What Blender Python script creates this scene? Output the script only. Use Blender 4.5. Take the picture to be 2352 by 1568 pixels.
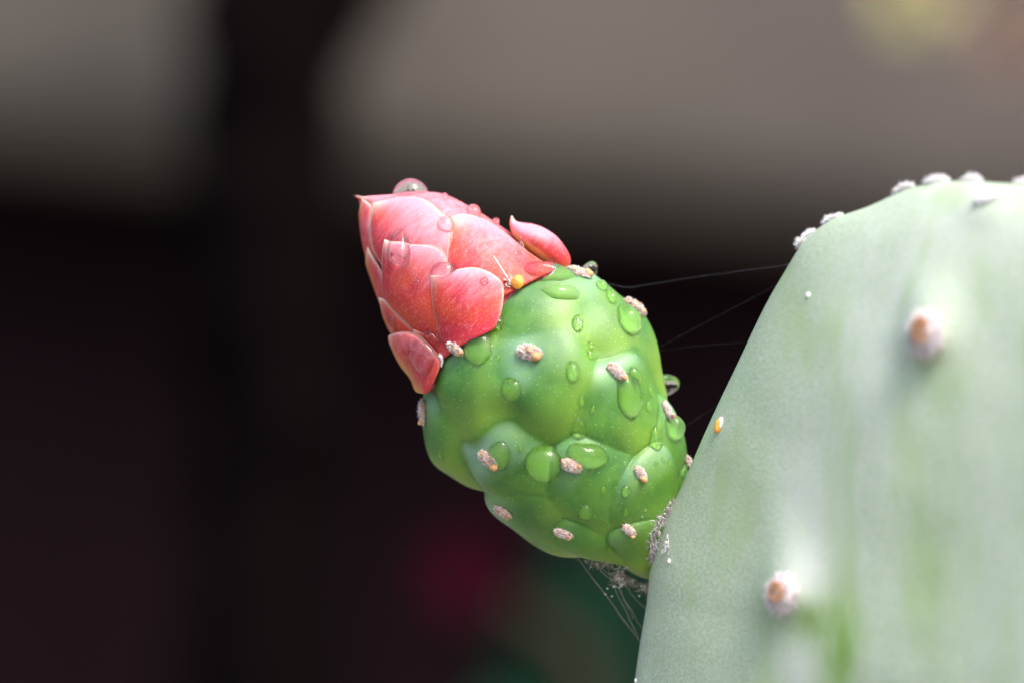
import bpy, math, random
import numpy as np
from mathutils import Vector, Matrix, noise
from mathutils.bvhtree import BVHTree

for o in list(bpy.data.objects):
    bpy.data.objects.remove(o)
scene = bpy.context.scene
COL = scene.collection
random.seed(7)
rng = np.random.default_rng(7)

# ------------------------------------------------------------------ camera
CAM_D = 0.31                       # metres from the lens to the bud's axis
U = CAM_D * 0.36 / 2352            # one working unit ("px") in metres at the bud
DP = CAM_D / U
cam_d = bpy.data.cameras.new('camera')
cam = bpy.data.objects.new('camera', cam_d)
COL.objects.link(cam)
cam.location = (0, -CAM_D, 0)
cam.rotation_euler = (math.radians(90), 0, 0)
cam_d.lens = 100
cam_d.sensor_width = 36
cam_d.clip_start = 0.005
cam_d.clip_end = 50
cam_d.dof.use_dof = True
cam_d.dof.focus_distance = CAM_D - 150 * U
cam_d.dof.aperture_fstop = 8.0
cam_d.dof.aperture_blades = 0
scene.camera = cam

# ------------------------------------------------------------------ light
SUN_EL, SUN_AZ = 57, 42            # degrees; azimuth from the viewer towards the viewer's right
world = bpy.data.worlds.new('World')
scene.world = world
world.use_nodes = True
wn = world.node_tree.nodes
wl = world.node_tree.links
for n in list(wn):
    wn.remove(n)
w_out = wn.new('ShaderNodeOutputWorld')
w_bg = wn.new('ShaderNodeBackground')
w_sky = wn.new('ShaderNodeTexSky')
w_sky.sky_type = 'NISHITA'
w_sky.sun_disc = False
w_sky.sun_elevation = math.radians(SUN_EL)
w_sky.sun_rotation = math.radians(180 - SUN_AZ)
w_sky.air_density = 1.0
w_sky.dust_density = 5.0
w_sky.ozone_density = 1.0
w_bg.inputs['Strength'].default_value = 0.15
wl.new(w_sky.outputs[0], w_bg.inputs['Color'])
wl.new(w_bg.outputs[0], w_out.inputs['Surface'])
sun_d = bpy.data.lights.new('sun', 'SUN')
sun_d.energy = 1.25
sun_d.angle = math.radians(26)
sun_d.color = (1.0, 0.985, 0.965)
sun = bpy.data.objects.new('sun', sun_d)
COL.objects.link(sun)
sdir = Vector((math.cos(math.radians(SUN_EL)) * math.sin(math.radians(SUN_AZ)),
               -math.cos(math.radians(SUN_EL)) * math.cos(math.radians(SUN_AZ)),
               math.sin(math.radians(SUN_EL))))
sun.rotation_euler = sdir.to_track_quat('Z', 'Y').to_euler()
sun.location = sdir * 2

vs = scene.view_settings
vs.view_transform = 'Standard'
vs.look = 'None'
vs.exposure = 1.33
vs.gamma = 1
vs.use_curve_mapping = False
scene.render.engine = 'CYCLES'
cy = scene.cycles
cy.use_denoising = True
cy.max_bounces = 14
cy.transmission_bounces = 10
cy.glossy_bounces = 5
cy.diffuse_bounces = 4
cy.caustics_refractive = True
cy.caustics_reflective = False
cy.blur_glossy = 0.3
cy.sample_clamp_indirect = 6.0


# ------------------------------------------------------------------ helpers
def V(*a):
    return np.array(a, float)


def img(px, py, y=0.0):
    """point (working units) that stands y units behind the bud's axis and shows at px, py"""
    s = (DP + y) / DP
    return V((px - 1176) * s, y, (784 - py) * s)


def spline(xs, ys):
    xs = np.asarray(xs, float); ys = np.asarray(ys, float)
    n = len(xs); h = np.diff(xs)
    A = np.zeros((n, n)); b = np.zeros(n)
    A[0, 0] = A[-1, -1] = 1
    for i in range(1, n - 1):
        A[i, i - 1] = h[i - 1]; A[i, i] = 2 * (h[i - 1] + h[i]); A[i, i + 1] = h[i]
        b[i] = 6 * ((ys[i + 1] - ys[i]) / h[i] - (ys[i] - ys[i - 1]) / h[i - 1])
    m = np.linalg.solve(A, b)

    def f(x):
        x = np.clip(np.asarray(x, float), xs[0], xs[-1])
        i = np.clip(np.searchsorted(xs, x) - 1, 0, n - 2)
        d = x - xs[i]; e = xs[i + 1] - x; hh = h[i]
        return (m[i] * e ** 3 + m[i + 1] * d ** 3) / (6 * hh) + (ys[i] / hh - m[i] * hh / 6) * e + (ys[i + 1] / hh - m[i + 1] * hh / 6) * d
    return f


def path(pts, n):
    """n points along a smooth curve through pts, evenly spaced"""
    pts = np.asarray(pts, float)
    d = np.r_[0, np.cumsum(np.linalg.norm(np.diff(pts[:, :2], axis=0), axis=1))]
    d = d / d[-1]
    t = np.linspace(0, 1, n)
    if len(pts) < 3:
        return np.stack([np.interp(t, d, pts[:, k]) for k in range(pts.shape[1])], 1)
    P = np.vstack([2 * pts[0] - pts[1], pts, 2 * pts[-1] - pts[-2]])
    out = []
    for x in t:
        i = min(max(int(np.searchsorted(d, x)) - 1, 0), len(pts) - 2)
        f = (x - d[i]) / (d[i + 1] - d[i])
        p0, p1, p2, p3 = P[i], P[i + 1], P[i + 2], P[i + 3]
        out.append(0.5 * (2 * p1 + (p2 - p0) * f + (2 * p0 - 5 * p1 + 4 * p2 - p3) * f * f + (3 * p1 - p0 - 3 * p2 + p3) * f ** 3))
    return np.array(out)


def mesh_obj(name, verts, faces, mat, parent=None, smooth=True, attrs=None, scale=U, mat_ids=None):
    me = bpy.data.meshes.new(name)
    me.from_pydata((np.asarray(verts, float) * scale).tolist(), [], faces)
    for m in (mat if isinstance(mat, (list, tuple)) else [mat]):
        me.materials.append(m)
    if smooth:
        me.polygons.foreach_set('use_smooth', [True] * len(me.polygons))
    if mat_ids is not None:
        me.polygons.foreach_set('material_index', mat_ids)
    for k, v in (attrs or {}).items():
        a = me.attributes.new(k, 'FLOAT', 'POINT')
        a.data.foreach_set('value', np.asarray(v, np.float32))
    me.update()
    o = bpy.data.objects.new(name, me)
    COL.objects.link(o)
    if parent is not None:
        o.parent = parent
    return o


def tag(o, label, cat, group=None, kind=None):
    if label:
        o['label'] = label
    if cat:
        o['category'] = cat
    if group:
        o['group'] = group
    if kind:
        o['kind'] = kind
    return o


def empty(name, p):
    o = bpy.data.objects.new(name, None)
    o.empty_display_size = 0.005
    COL.objects.link(o)
    o.location = Vector(p)
    return o


def grid_faces(nu, nv, wrap_u=False, off=0, flip=False):
    f = []
    for i in range(nv - 1):
        for j in range(nu if wrap_u else nu - 1):
            j2 = (j + 1) % nu
            q = (off + i * nu + j, off + i * nu + j2, off + (i + 1) * nu + j2, off + (i + 1) * nu + j)
            f.append(q[::-1] if flip else q)
    return f


class Tubes:
    """collects tapered fibres / tubes into one mesh"""
    def __init__(self):
        self.v = []; self.f = []; self.m = []

    def add(self, pts, radii, sides=3, mat=0):
        pts = np.asarray(pts, float)
        n = len(pts)
        base = len(self.v)
        d = np.gradient(pts, axis=0)
        for i in range(n):
            t = d[i] / (np.linalg.norm(d[i]) + 1e-9)
            ref = V(0, 0, 1) if abs(t[2]) < 0.8 else V(1, 0, 0)
            a = np.cross(t, ref); a /= np.linalg.norm(a)
            b = np.cross(t, a)
            for k in range(sides):
                ang = 2 * math.pi * k / sides
                self.v.append(pts[i] + (a * math.cos(ang) + b * math.sin(ang)) * radii[i])
        for i in range(n - 1):
            for k in range(sides):
                k2 = (k + 1) % sides
                self.f.append((base + i * sides + k, base + i * sides + k2, base + (i + 1) * sides + k2, base + (i + 1) * sides + k))
                self.m.append(mat)
        self.f.append(tuple(base + k for k in range(sides))[::-1]); self.m.append(mat)
        self.f.append(tuple(base + (n - 1) * sides + k for k in range(sides))); self.m.append(mat)

    def blob(self, c, ax, ay, az, rx, ry, rz, mat=0, seed=0, lump=0.25, freq=1.6, nu=18, nv=12):
        base = len(self.v)
        off = Vector((seed * 3.7, seed * 1.3, seed * 7.1))
        for i in range(nv + 1):
            ph = math.pi * i / nv
            for j in range(nu):
                th = 2 * math.pi * j / nu
                d = V(math.sin(ph) * math.cos(th), math.sin(ph) * math.sin(th), math.cos(ph))
                k = 1 + lump * noise.noise(Vector(d) * freq + off) + 0.4 * lump * noise.noise(Vector(d) * freq * 3 + off)
                self.v.append(c + (ax * d[0] * rx + ay * d[1] * ry + az * d[2] * rz) * k)
        for q in grid_faces(nu, nv + 1, True, base, True):
            self.f.append(q); self.m.append(mat)

    def build(self, name, mat, parent=None, **k):
        return mesh_obj(name, self.v, self.f, mat, parent, mat_ids=self.m, **k)


# ------------------------------------------------------------------ materials
def new_mat(name):
    m = bpy.data.materials.new(name)
    m.use_nodes = True
    nt = m.node_tree
    b = nt.nodes['Principled BSDF']
    return m, nt, b


def N(nt, typ, **k):
    n = nt.nodes.new(typ)
    for a, v in k.items():
        if a.startswith('i_'):
            key = a[2:]
            n.inputs[int(key) if key.isdigit() else key.replace('_', ' ')].default_value = v
        else:
            setattr(n, a, v)
    return n


def mix(nt, fac, a, b, blend='MIX'):
    n = nt.nodes.new('ShaderNodeMix'); n.data_type = 'RGBA'; n.blend_type = blend
    for i, s in ((0, fac), (6, a), (7, b)):
        if hasattr(s, 'is_linked'):
            nt.links.new(s, n.inputs[i])
        else:
            n.inputs[i].default_value = s if i == 0 or len(s) == 4 else (*s, 1)
    return n.outputs[2]


def ramp(nt, src, stops):
    n = nt.nodes.new('ShaderNodeMapRange')
    n.inputs['From Min'].default_value, n.inputs['From Max'].default_value = stops[0], stops[1]
    n.inputs['To Min'].default_value, n.inputs['To Max'].default_value = (stops[2], stops[3]) if len(stops) > 2 else (0, 1)
    n.interpolation_type = 'SMOOTHSTEP'
    nt.links.new(src, n.inputs[0])
    return n.outputs[0]


def coords(nt, scale=(1, 1, 1), rot=(0, 0, 0)):
    """object coordinates in working units, scaled"""
    tc = N(nt, 'ShaderNodeTexCoord')
    mp = N(nt, 'ShaderNodeMapping')
    mp.inputs['Scale'].default_value = tuple(s / U for s in scale)
    mp.inputs['Rotation'].default_value = rot
    nt.links.new(tc.outputs['Object'], mp.inputs[0])
    return mp.outputs[0]


def ntex(nt, co, scale, detail=3, rough=0.5):
    n = N(nt, 'ShaderNodeTexNoise')
    n.inputs['Scale'].default_value = scale; n.inputs['Detail'].default_value = detail; n.inputs['Roughness'].default_value = rough
    nt.links.new(co, n.inputs['Vector'])
    return n.outputs['Fac']


def vtex(nt, co, scale, feature='F1'):
    n = N(nt, 'ShaderNodeTexVoronoi'); n.feature = feature
    n.inputs['Scale'].default_value = scale
    nt.links.new(co, n.inputs['Vector'])
    return n.outputs['Distance']


def attr(nt, name):
    return N(nt, 'ShaderNodeAttribute', attribute_name=name).outputs['Fac']


def math_n(nt, op, a, b):
    n = nt.nodes.new('ShaderNodeMath'); n.operation = op
    for i, s in enumerate((a, b)):
        if hasattr(s, 'is_linked'):
            nt.links.new(s, n.inputs[i])
        else:
            n.inputs[i].default_value = s
    return n.outputs[0]


def bump(nt, b, h, strength, dist_px):
    n = N(nt, 'ShaderNodeBump')
    n.inputs['Strength'].default_value = strength
    n.inputs['Distance'].default_value = dist_px * U
    nt.links.new(h, n.inputs['Height'])
    nt.links.new(n.outputs[0], b.inputs['Normal'])


def setp(b, **k):
    for a, v in k.items():
        b.inputs[a.replace('_', ' ')].default_value = v


def plain(name, col, rough=0.7, sss=0.0, spec=0.5, var=0.25, scale=0.02, sss_r=(1, .6, .4)):
    m, nt, b = new_mat(name)
    c = coords(nt)
    n = ramp(nt, ntex(nt, c, scale, 4), (0.3, 0.7))
    out = mix(nt, n, tuple(x * (1 - var) for x in col), tuple(min(1, x * (1 + var)) for x in col))
    nt.links.new(out, b.inputs['Base Color'])
    setp(b, Roughness=rough, Subsurface_Weight=sss, Subsurface_Scale=20 * U, Specular_IOR_Level=spec)
    b.inputs['Subsurface Radius'].default_value = sss_r
    return m


# green skin of the bud
def mat_green():
    m, nt, b = new_mat('bud_skin')
    c = coords(nt)
    big = ramp(nt, ntex(nt, c, 0.008, 3), (0.35, 0.68))
    col = mix(nt, big, (0.029, 0.138, 0.012), (0.070, 0.225, 0.016))
    col = mix(nt, attr(nt, 'yellow'), col, (0.25, 0.40, 0.03))
    col = mix(nt, attr(nt, 'wax_sheen'), col, (0.27, 0.44, 0.33))  # waxy bloom, with the sky's sheen painted on the upper lobe slopes
    blotch = ramp(nt, ntex(nt, c, 0.03, 3), (0.45, 0.7, 0, 0.28))
    col = mix(nt, blotch, col, (0.15, 0.32, 0.04))
    v = N(nt, 'ShaderNodeTexVoronoi'); v.inputs['Scale'].default_value = 0.13; v.inputs['Randomness'].default_value = 1
    nt.links.new(c, v.inputs['Vector'])
    dots = ramp(nt, v.outputs['Distance'], (0.09, 0.21, 1, 0))
    sepc = N(nt, 'ShaderNodeSeparateColor'); nt.links.new(v.outputs['Color'], sepc.inputs[0])
    keep = ramp(nt, sepc.outputs[0], (0.1, 0.9, 0, 0.5))
    col = mix(nt, math_n(nt, 'MULTIPLY', dots, keep), col, (0.62, 0.78, 0.38))
    fine = ramp(nt, ntex(nt, c, 0.35, 2), (0.3, 0.75, 0, 0.35))
    col = mix(nt, fine, col, (0.10, 0.26, 0.04))
    # skin under water loses its bloom, brightened too for light the drops gather
    col = mix(nt, attr(nt, 'wet_bright'), col, (0.15, 0.38, 0.025))
    nt.links.new(col, b.inputs['Base Color'])
    setp(b, Roughness=0.5, Subsurface_Weight=0.35, Subsurface_Scale=20 * U, Specular_IOR_Level=0.6, Coat_Weight=0.08, Coat_Roughness=0.35)
    b.inputs['Subsurface Radius'].default_value = (0.8, 1.2, 0.25)
    h = math_n(nt, 'ADD', math_n(nt, 'MULTIPLY', ntex(nt, c, 0.25, 3), 0.6), math_n(nt, 'MULTIPLY', dots, 0.35))
    bump(nt, b, h, 0.35, 2.2)
    return m


# pink skin of the tepals
def mat_petal():
    m, nt, b = new_mat('petal_skin')
    c = coords(nt)
    cs = coords(nt, (1, 1, 1), (0, math.radians(-39), 0))
    mp = N(nt, 'ShaderNodeMapping'); mp.inputs['Scale'].default_value = (1.0, 1.0, 0.22)
    nt.links.new(cs, mp.inputs[0])
    streak = ntex(nt, mp.outputs[0], 0.07, 4, 0.6)
    bl = attr(nt, 'bloom')
    f = ramp(nt, math_n(nt, 'ADD', bl, math_n(nt, 'MULTIPLY', math_n(nt, 'SUBTRACT', streak, 0.5), 0.7)), (0.3, 1.12))
    warm = ramp(nt, ntex(nt, c, 0.012, 2), (0.35, 0.65))
    red = mix(nt, warm, (0.55, 0.055, 0.028), (0.46, 0.018, 0.035))
    red = mix(nt, attr(nt, 'gold'), red, (0.66, 0.40, 0.09))
    col = mix(nt, f, red, (0.80, 0.25, 0.31))
    light = ramp(nt, ntex(nt, mp.outputs[0], 0.16, 3, 0.6), (0.5, 0.8, 0, 0.25))
    col = mix(nt, light, col, (0.86, 0.45, 0.47))
    speck = ramp(nt, vtex(nt, c, 0.22), (0.1, 0.3, 0.25, 0))
    col = mix(nt, speck, col, (0.90, 0.52, 0.50))
    col = mix(nt, attr(nt, 'edge'), col, (0.88, 0.60, 0.45))
    nt.links.new(col, b.inputs['Base Color'])
    setp(b, Roughness=0.5, Subsurface_Weight=0.45, Subsurface_Scale=22 * U, Specular_IOR_Level=0.35)
    b.inputs['Subsurface Radius'].default_value = (1.3, 0.4, 0.3)
    h = math_n(nt, 'ADD', streak, math_n(nt, 'MULTIPLY', ntex(nt, c, 0.3, 2), 0.35))
    bump(nt, b, h, 0.4, 5)
    return m


# waxy blue-green skin of the pad
def mat_pad():
    m, nt, b = new_mat('pad_skin')
    c = coords(nt)
    mp = N(nt, 'ShaderNodeMapping'); mp.inputs['Scale'].default_value = (1.0, 1.0, 0.24)
    nt.links.new(c, mp.inputs[0])
    cells = ntex(nt, c, 0.15, 5, 0.7)
    cells2 = vtex(nt, c, 0.13)
    big = ntex(nt, mp.outputs[0], 0.0055, 4, 0.55)
    col = mix(nt, ramp(nt, cells, (0.36, 0.64)), (0.32, 0.41, 0.26), (0.45, 0.52, 0.42))
    col = mix(nt, ramp(nt, cells2, (0.25, 0.75, 0.0, 0.2)), col, (0.28, 0.40, 0.20))
    col = mix(nt, ramp(nt, big, (0.36, 0.78, 0, 0.6)), col, (0.56, 0.60, 0.57))
    col = mix(nt, ramp(nt, ntex(nt, mp.outputs[0], 0.011, 3), (0.47, 0.70, 0, 0.65)), col, (0.29, 0.41, 0.19))
    col = mix(nt, attr(nt, 'wax_sheen'), col, (0.60, 0.63, 0.60))
    bare = math_n(nt, 'MULTIPLY', attr(nt, 'bare'), ramp(nt, ntex(nt, mp.outputs[0], 0.02, 3), (0.05, 0.75)))
    col = mix(nt, bare, col, (0.14, 0.27, 0.03))
    nt.links.new(col, b.inputs['Base Color'])
    setp(b, Roughness=0.5, Subsurface_Weight=0.25, Subsurface_Scale=16 * U, Specular_IOR_Level=0.35)
    b.inputs['Subsurface Radius'].default_value = (0.8, 1.0, 0.5)
    h = math_n(nt, 'ADD', cells, math_n(nt, 'MULTIPLY', ntex(nt, c, 0.22, 2), 0.4))
    bump(nt, b, h, 0.35, 3.5)
    return m


def mat_water():
    m, nt, b = new_mat('water')
    setp(b, Roughness=0.0, IOR=1.333, Transmission_Weight=1.0)
    b.inputs['Base Color'].default_value = (1, 1, 1, 1)
    return m


GREEN, PETAL, PAD, WATER = mat_green(), mat_petal(), mat_pad(), mat_water()
WOOL = plain('wool', (0.74, 0.54, 0.45), 0.9, 0.2, 0.2, 0.3, 0.08)
WOOL_WHITE = plain('wool_white', (0.90, 0.875, 0.885), 0.9, 0.0, 0.2, 0.04, 0.08)
WOOL_GREY = plain('wool_grey', (0.64, 0.56, 0.57), 0.9, 0.0, 0.2, 0.15, 0.06)
WOOL_CORE = plain('wool_core', (0.50, 0.28, 0.19), 0.85, 0.1, 0.3, 0.4, 0.12)
GLOCHID = plain('glochid', (0.60, 0.31, 0.13), 0.6, 0.3, 0.5, 0.3, 0.08)
ORANGE = plain('orange_wax', (0.80, 0.33, 0.045), 0.5, 0.4, 0.5, 0.15, 0.08)
LILAC = plain('grey_wool', (0.52, 0.45, 0.46), 0.9, 0.0, 0.2, 0.4, 0.06)
SILK = plain('silk', (0.30, 0.24, 0.19), 0.5, 0.0, 0.5, 0.2, 0.02)
SILK_PALE = plain('silk_pale', (0.06, 0.057, 0.07), 0.4, 0.0, 0.5, 0.1, 0.02)

# ------------------------------------------------------------------ setting: what stands, out of focus, behind
def wall_mat(name, a, b_, scale):
    m, nt, b = new_mat(name)
    tc = N(nt, 'ShaderNodeTexCoord')
    n = ramp(nt, ntex(nt, tc.outputs['Object'], scale, 4, 0.6), (0.3, 0.7))
    nt.links.new(mix(nt, n, a, b_), b.inputs['Base Color'])
    setp(b, Roughness=1.0, Specular_IOR_Level=0.0)
    return m


WALL_DARK = wall_mat('shade_dark_wall', (0.0082, 0.0043, 0.0055), (0.0120, 0.0066, 0.0082), 3)  # shade below the band is put into this near-black colour
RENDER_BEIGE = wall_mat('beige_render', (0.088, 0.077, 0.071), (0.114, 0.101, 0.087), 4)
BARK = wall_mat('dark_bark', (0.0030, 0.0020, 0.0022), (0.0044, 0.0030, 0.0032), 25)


def M(p):
    return np.asarray(p, float) * U


def box_from(corners_front, depth, name, mat, parent=None):
    """solid with a four-cornered front face (metres) and a thickness going back"""
    f = [np.asarray(c, float) for c in corners_front]
    v = f + [c + V(0, depth, 0) for c in f]
    faces = [(0, 1, 2, 3), (7, 6, 5, 4), (0, 4, 5, 1), (1, 5, 6, 2), (2, 6, 7, 3), (3, 7, 4, 0)]
    return mesh_obj(name, v, faces, mat, parent, smooth=False, scale=1.0)


YB = 1.75 / U
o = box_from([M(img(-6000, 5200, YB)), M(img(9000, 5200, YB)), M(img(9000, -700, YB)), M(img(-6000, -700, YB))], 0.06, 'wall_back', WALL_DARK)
tag(o, 'wall far out of focus below the beige band, coloured near black for shade', 'wall', kind='structure')
YW = 1.6 / U
def band():
    """slab whose lower edge rolls away in a wide curve"""
    s_ = (DP + YW) / DP
    R_ = 250 * s_
    prof = [(0, 3000 * s_)] + [(R_ * (1 - math.cos(q)), -R_ * math.sin(q)) for q in np.linspace(0, math.pi / 2, 14)] + [(R_ * 1.6, -R_), (R_ * 1.6, 3000 * s_)]
    vs_, m = [], len(prof)
    for px, py in ((-6000, -500), (9000, 1060)):
        c = img(px, py, YW)
        vs_ += [c + V(0, d, z) for d, z in prof]
    fs = [(i, i + m, (i + 1) % m + m, (i + 1) % m) for i in range(m)] + [tuple(range(m)), tuple(range(m, 2 * m))[::-1]]
    return mesh_obj('wall_band', np.array(vs_), fs, RENDER_BEIGE)
o = band()
tag(o, 'pale beige rendered wall band, far out of focus above the near black wall', 'wall', kind='structure')

GROUND = wall_mat('gravel', (0.14, 0.13, 0.115), (0.20, 0.19, 0.165), 12)  # unseen gravel sheet, added to bounce light up from below
o = box_from([V(-4, -4, -0.32), V(4, -4, -0.32), V(4, -4, -0.30), V(-4, -4, -0.30)], 5.72, 'ground', GROUND)
tag(o, 'unseen grey gravel ground far below the cactus, added for bounce light', 'ground', kind='structure')

# dark trunk in front of the band
def trunk():
    t = Tubes()
    yk = 1.42 / U
    s = (DP + yk) / DP
    n, k = 60, 40
    vs_ = []
    for i in range(n):
        f = i / (n - 1)
        py = -900 + f * 3600
        cx = 590 + 30 * math.sin(py * 0.0015) + (max(0, 300 - py) * 0.09)
        r = (180 + 12 * math.sin(py * 0.004) + max(0, py - 900) * 0.012) * s
        c = img(cx, py, yk)
        for j in range(k):
            th = 2 * math.pi * j / k
            rr = r * (1 + 0.26 * noise.noise(Vector((math.cos(th) * 1.1, math.sin(th) * 1.1, f * 22))) + 0.10 * noise.noise(Vector((math.cos(th) * 2.2, math.sin(th) * 2.2, f * 9))) + 0.05 * noise.noise(Vector((math.cos(th) * 9, math.sin(th) * 9, f * 14))))
            vs_.append(c + V(math.cos(th) * rr, math.sin(th) * rr, 0))
    fs = grid_faces(k, n, True)
    fs.append(tuple(range(k))); fs.append(tuple(range((n - 1) * k, n * k))[::-1])
    root = empty('tree_trunk', M(img(640, 2700, yk)))
    loc = np.array(root.location) / U
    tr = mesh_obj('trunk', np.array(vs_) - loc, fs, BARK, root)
    limb = Tubes()
    pts = path([img(660, 260, yk), img(770, 120, yk - 300), img(840, 0, yk - 400), img(1000, -300, yk - 500)], 14) if False else None
    P_ = [img(640, 330, yk), img(740, 130, yk), img(860, -60, yk), img(1060, -420, yk)]
    P_ = np.array([np.array([np.interp(q, [0, 1, 2, 3], [p[c] for p in P_]) for c in range(3)]) for q in np.linspace(0, 3, 16)])
    limb.add(P_ - loc, np.linspace(95, 60, 16) * s, 14)
    limb.build('limb', BARK, root)
    tag(root, 'dark upright tree trunk with a forking limb, blurred against the beige wall band', 'tree')
trunk()


def flower_mat(name, a, b_):
    return wall_mat(name, a, b_, 20)


def leaf_mesh(base, tip, width, sag, name, mat, parent, loc, thick=6.0):
    base, tip = np.asarray(base, float), np.asarray(tip, float)
    ax = tip - base; L = np.linalg.norm(ax); ax /= L
    side = np.cross(ax, V(0, 1, 0)); side /= np.linalg.norm(side)
    nrm = np.cross(side, ax)
    nu, nv = 7, 16
    out, inn = [], []
    for i in range(nv):
        v = i / (nv - 1)
        w = width * (math.sin(math.pi * min(1, v * 0.92 + 0.05)) ** 0.8) * (1 if v < 1 else 0.05)
        for j in range(nu):
            u = j / (nu - 1) * 2 - 1
            p = base + ax * L * v + side * w * u + nrm * (sag * (v * v) + 0.25 * w * u * u)
            out.append(p); inn.append(p - nrm * thick)
    vs_ = np.array(out + inn) - loc
    n = nu * nv
    fs = grid_faces(nu, nv) + grid_faces(nu, nv, off=n, flip=True)
    for i in range(nv - 1):
        fs.append((i * nu, (i + 1) * nu, n + (i + 1) * nu, n + i * nu))
        fs.append(((i + 1) * nu + nu - 1, i * nu + nu - 1, n + i * nu + nu - 1, n + (i + 1) * nu + nu - 1))
    fs.append(tuple(range(nu))[::-1] + tuple(n + j for j in range(nu)))
    b = (nv - 1) * nu
    fs.append(tuple(b + j for j in range(nu)) + tuple(n + b + j for j in range(nu))[::-1])
    return mesh_obj(name, vs_, fs, mat, parent)


CRIMSON = flower_mat('crimson_petals', (0.014, 0.0016, 0.0045), (0.020, 0.0020, 0.0062))  # crimson, leaf and stalk colours darkened to stand for shade
LEAF_DARK = flower_mat('dark_leaf', (0.005, 0.018, 0.011), (0.008, 0.027, 0.015))
STALK = flower_mat('brown_stalk', (0.026, 0.020, 0.0145), (0.036, 0.028, 0.02))
YELLOW = flower_mat('yellow_petals', (0.50, 0.45, 0.20), (0.60, 0.55, 0.28))
SALMON = flower_mat('salmon_petals', (0.27, 0.18, 0.145), (0.33, 0.23, 0.19))


def bloom(parent, c, r, n, mat, loc, yk, name='petal', dirv=V(0, -0.8, 0.4)):
    d = dirv / np.linalg.norm(dirv)
    a = np.cross(d, V(1, 0, 0)); a /= np.linalg.norm(a)
    b = np.cross(d, a)
    for k in range(n):
        th = 2 * math.pi * k / n + 0.3
        e = a * math.cos(th) + b * math.sin(th)
        leaf_mesh(c + e * r * 0.08, c + e * r + d * r * 0.35, r * 0.42, -r * 0.1, name, mat, parent, loc, thick=r * 0.03)


def flowering_plant():
    yk = 0.75 / U
    s = (DP + yk) / DP
    root = empty('garden_plant', M(img(1340, 2680, yk)))
    loc = np.array(root.location) / U
    c = img(1075, 1330, yk - 200)
    bloom(root, c, 120 * s, 7, CRIMSON, loc, yk)
    st = Tubes()
    P_ = np.array([np.array([np.interp(q, [0, 1, 2, 3], [p[k] for p in [img(1340, 2680, yk), img(1375, 1800, yk), img(1330, 1500, yk), img(1085, 1335, yk - 190)]]) for k in range(3)]) for q in np.linspace(0, 3, 18)])
    st.add(P_ - loc, np.linspace(64, 22, 18) * s, 12)
    st.build('stem', STALK, root)
    for bx, by, tx, ty, w in ((1330, 1600, 1130, 1480, 80), (1340, 1560, 1290, 1240, 95), (1350, 1560, 1500, 1270, 85), (1340, 1750, 1060, 1640, 90), (1350, 1750, 1200, 1560, 70), (1360, 1650, 1620, 1500, 90)):
        leaf_mesh(img(bx, by, yk), img(tx, ty, yk + random.uniform(-300, 300)), w * s, 80, 'leaf', LEAF_DARK, root, loc)
    tag(root, 'blurred garden plant with one crimson bloom and green leaves below the bud, colours darkened for shade', 'plant')
flowering_plant()


def hanging_flower(px, py, r, mat, label, name):
    yk = 1.25 / U
    s = (DP + yk) / DP
    root = empty(name, M(img(px + 60, py - 900, yk)))
    loc = np.array(root.location) / U
    c = img(px, py, yk)
    bloom(root, c, r * s, 6, mat, loc, yk, dirv=V(0.1, -0.7, -0.5))
    st = Tubes()
    P_ = np.array([img(px + 60 * q * q, py - 900 * q, yk) + V(0, 60, 0) for q in np.linspace(0, 1, 12)])
    st.add(P_ - loc, np.linspace(8, 14, 12) * s, 8)
    st.build('stem', LEAF_DARK, root)
    tag(root, label, 'flower', 'blurred flowers hanging before the beige wall band')


hanging_flower(2100, -25, 105, YELLOW, 'blurred olive yellow flower hanging before the beige wall band', 'hanging_flower')
hanging_flower(2330, 60, 130, SALMON, 'blurred salmon flower hanging before the beige wall band', 'hanging_flower')

# ------------------------------------------------------------------ the cactus
plant = empty('prickly_pear', M(img(2350, 2700, -400)))
PL = np.array(plant.location) / U
tag(plant, 'prickly pear cactus with a waxy grey green pad and a pink tipped green bud', 'cactus')

# --- bud frame
O3 = img(1530, 1210, 0)
AD = V(-0.63, 0, 0.776); AD /= np.linalg.norm(AD)
TD = V(AD[2], 0, -AD[0])
TD = V(0.776, 0, 0.63); TD /= np.linalg.norm(TD)
DD = V(0, -1, 0)
tab = np.array([  # distance along the axis, edge one side, edge the other side
    (-95, -75, -10), (-62, -120, 20), (8, -178, 85), (70, -220, 123), (95, -233, 140), (166, -256, 172), (296, -292, 222), (396, -312, 258),
    (443, -318, 255), (520, -285, 240), (585, -240, 222), (624, -207, 198), (706, -193, 163), (789, -186, 138),
    (878, -162, 108), (931, -140, 74), (991, -105, -7), (1040, -77, -75)])
cen = spline(tab[:, 0], (tab[:, 1] + tab[:, 2]) / 2)
rad_s = spline(tab[:, 0], (tab[:, 2] - tab[:, 1]) / 2)
FLAT = 0.84


def rad(a):
    return np.maximum(rad_s(a), 0.6)


def env(a, th, extra=0.0):
    a = np.asarray(a, float)
    r = rad(a) + extra
    return (O3 + np.multiply.outer(a, AD) + np.multiply.outer(cen(a) + r * np.sin(th), TD) + np.multiply.outer(r * np.cos(th) * FLAT, DD))


def inv(px, py, off=0.0):
    """image point -> axis distance, angle round the axis, overshoot"""
    y = 0.0
    for _ in range(6):
        p = img(px, py, y) - O3
        a, t = p @ AD, p @ TD
        r = float(rad(a)) + off
        q = (t - float(cen(a))) / max(r, 1)
        th = math.asin(max(-1, min(1, q)))
        y = -r * math.cos(th) * FLAT
    return a, th, max(0.0, abs(t - float(cen(a))) - r)


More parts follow.
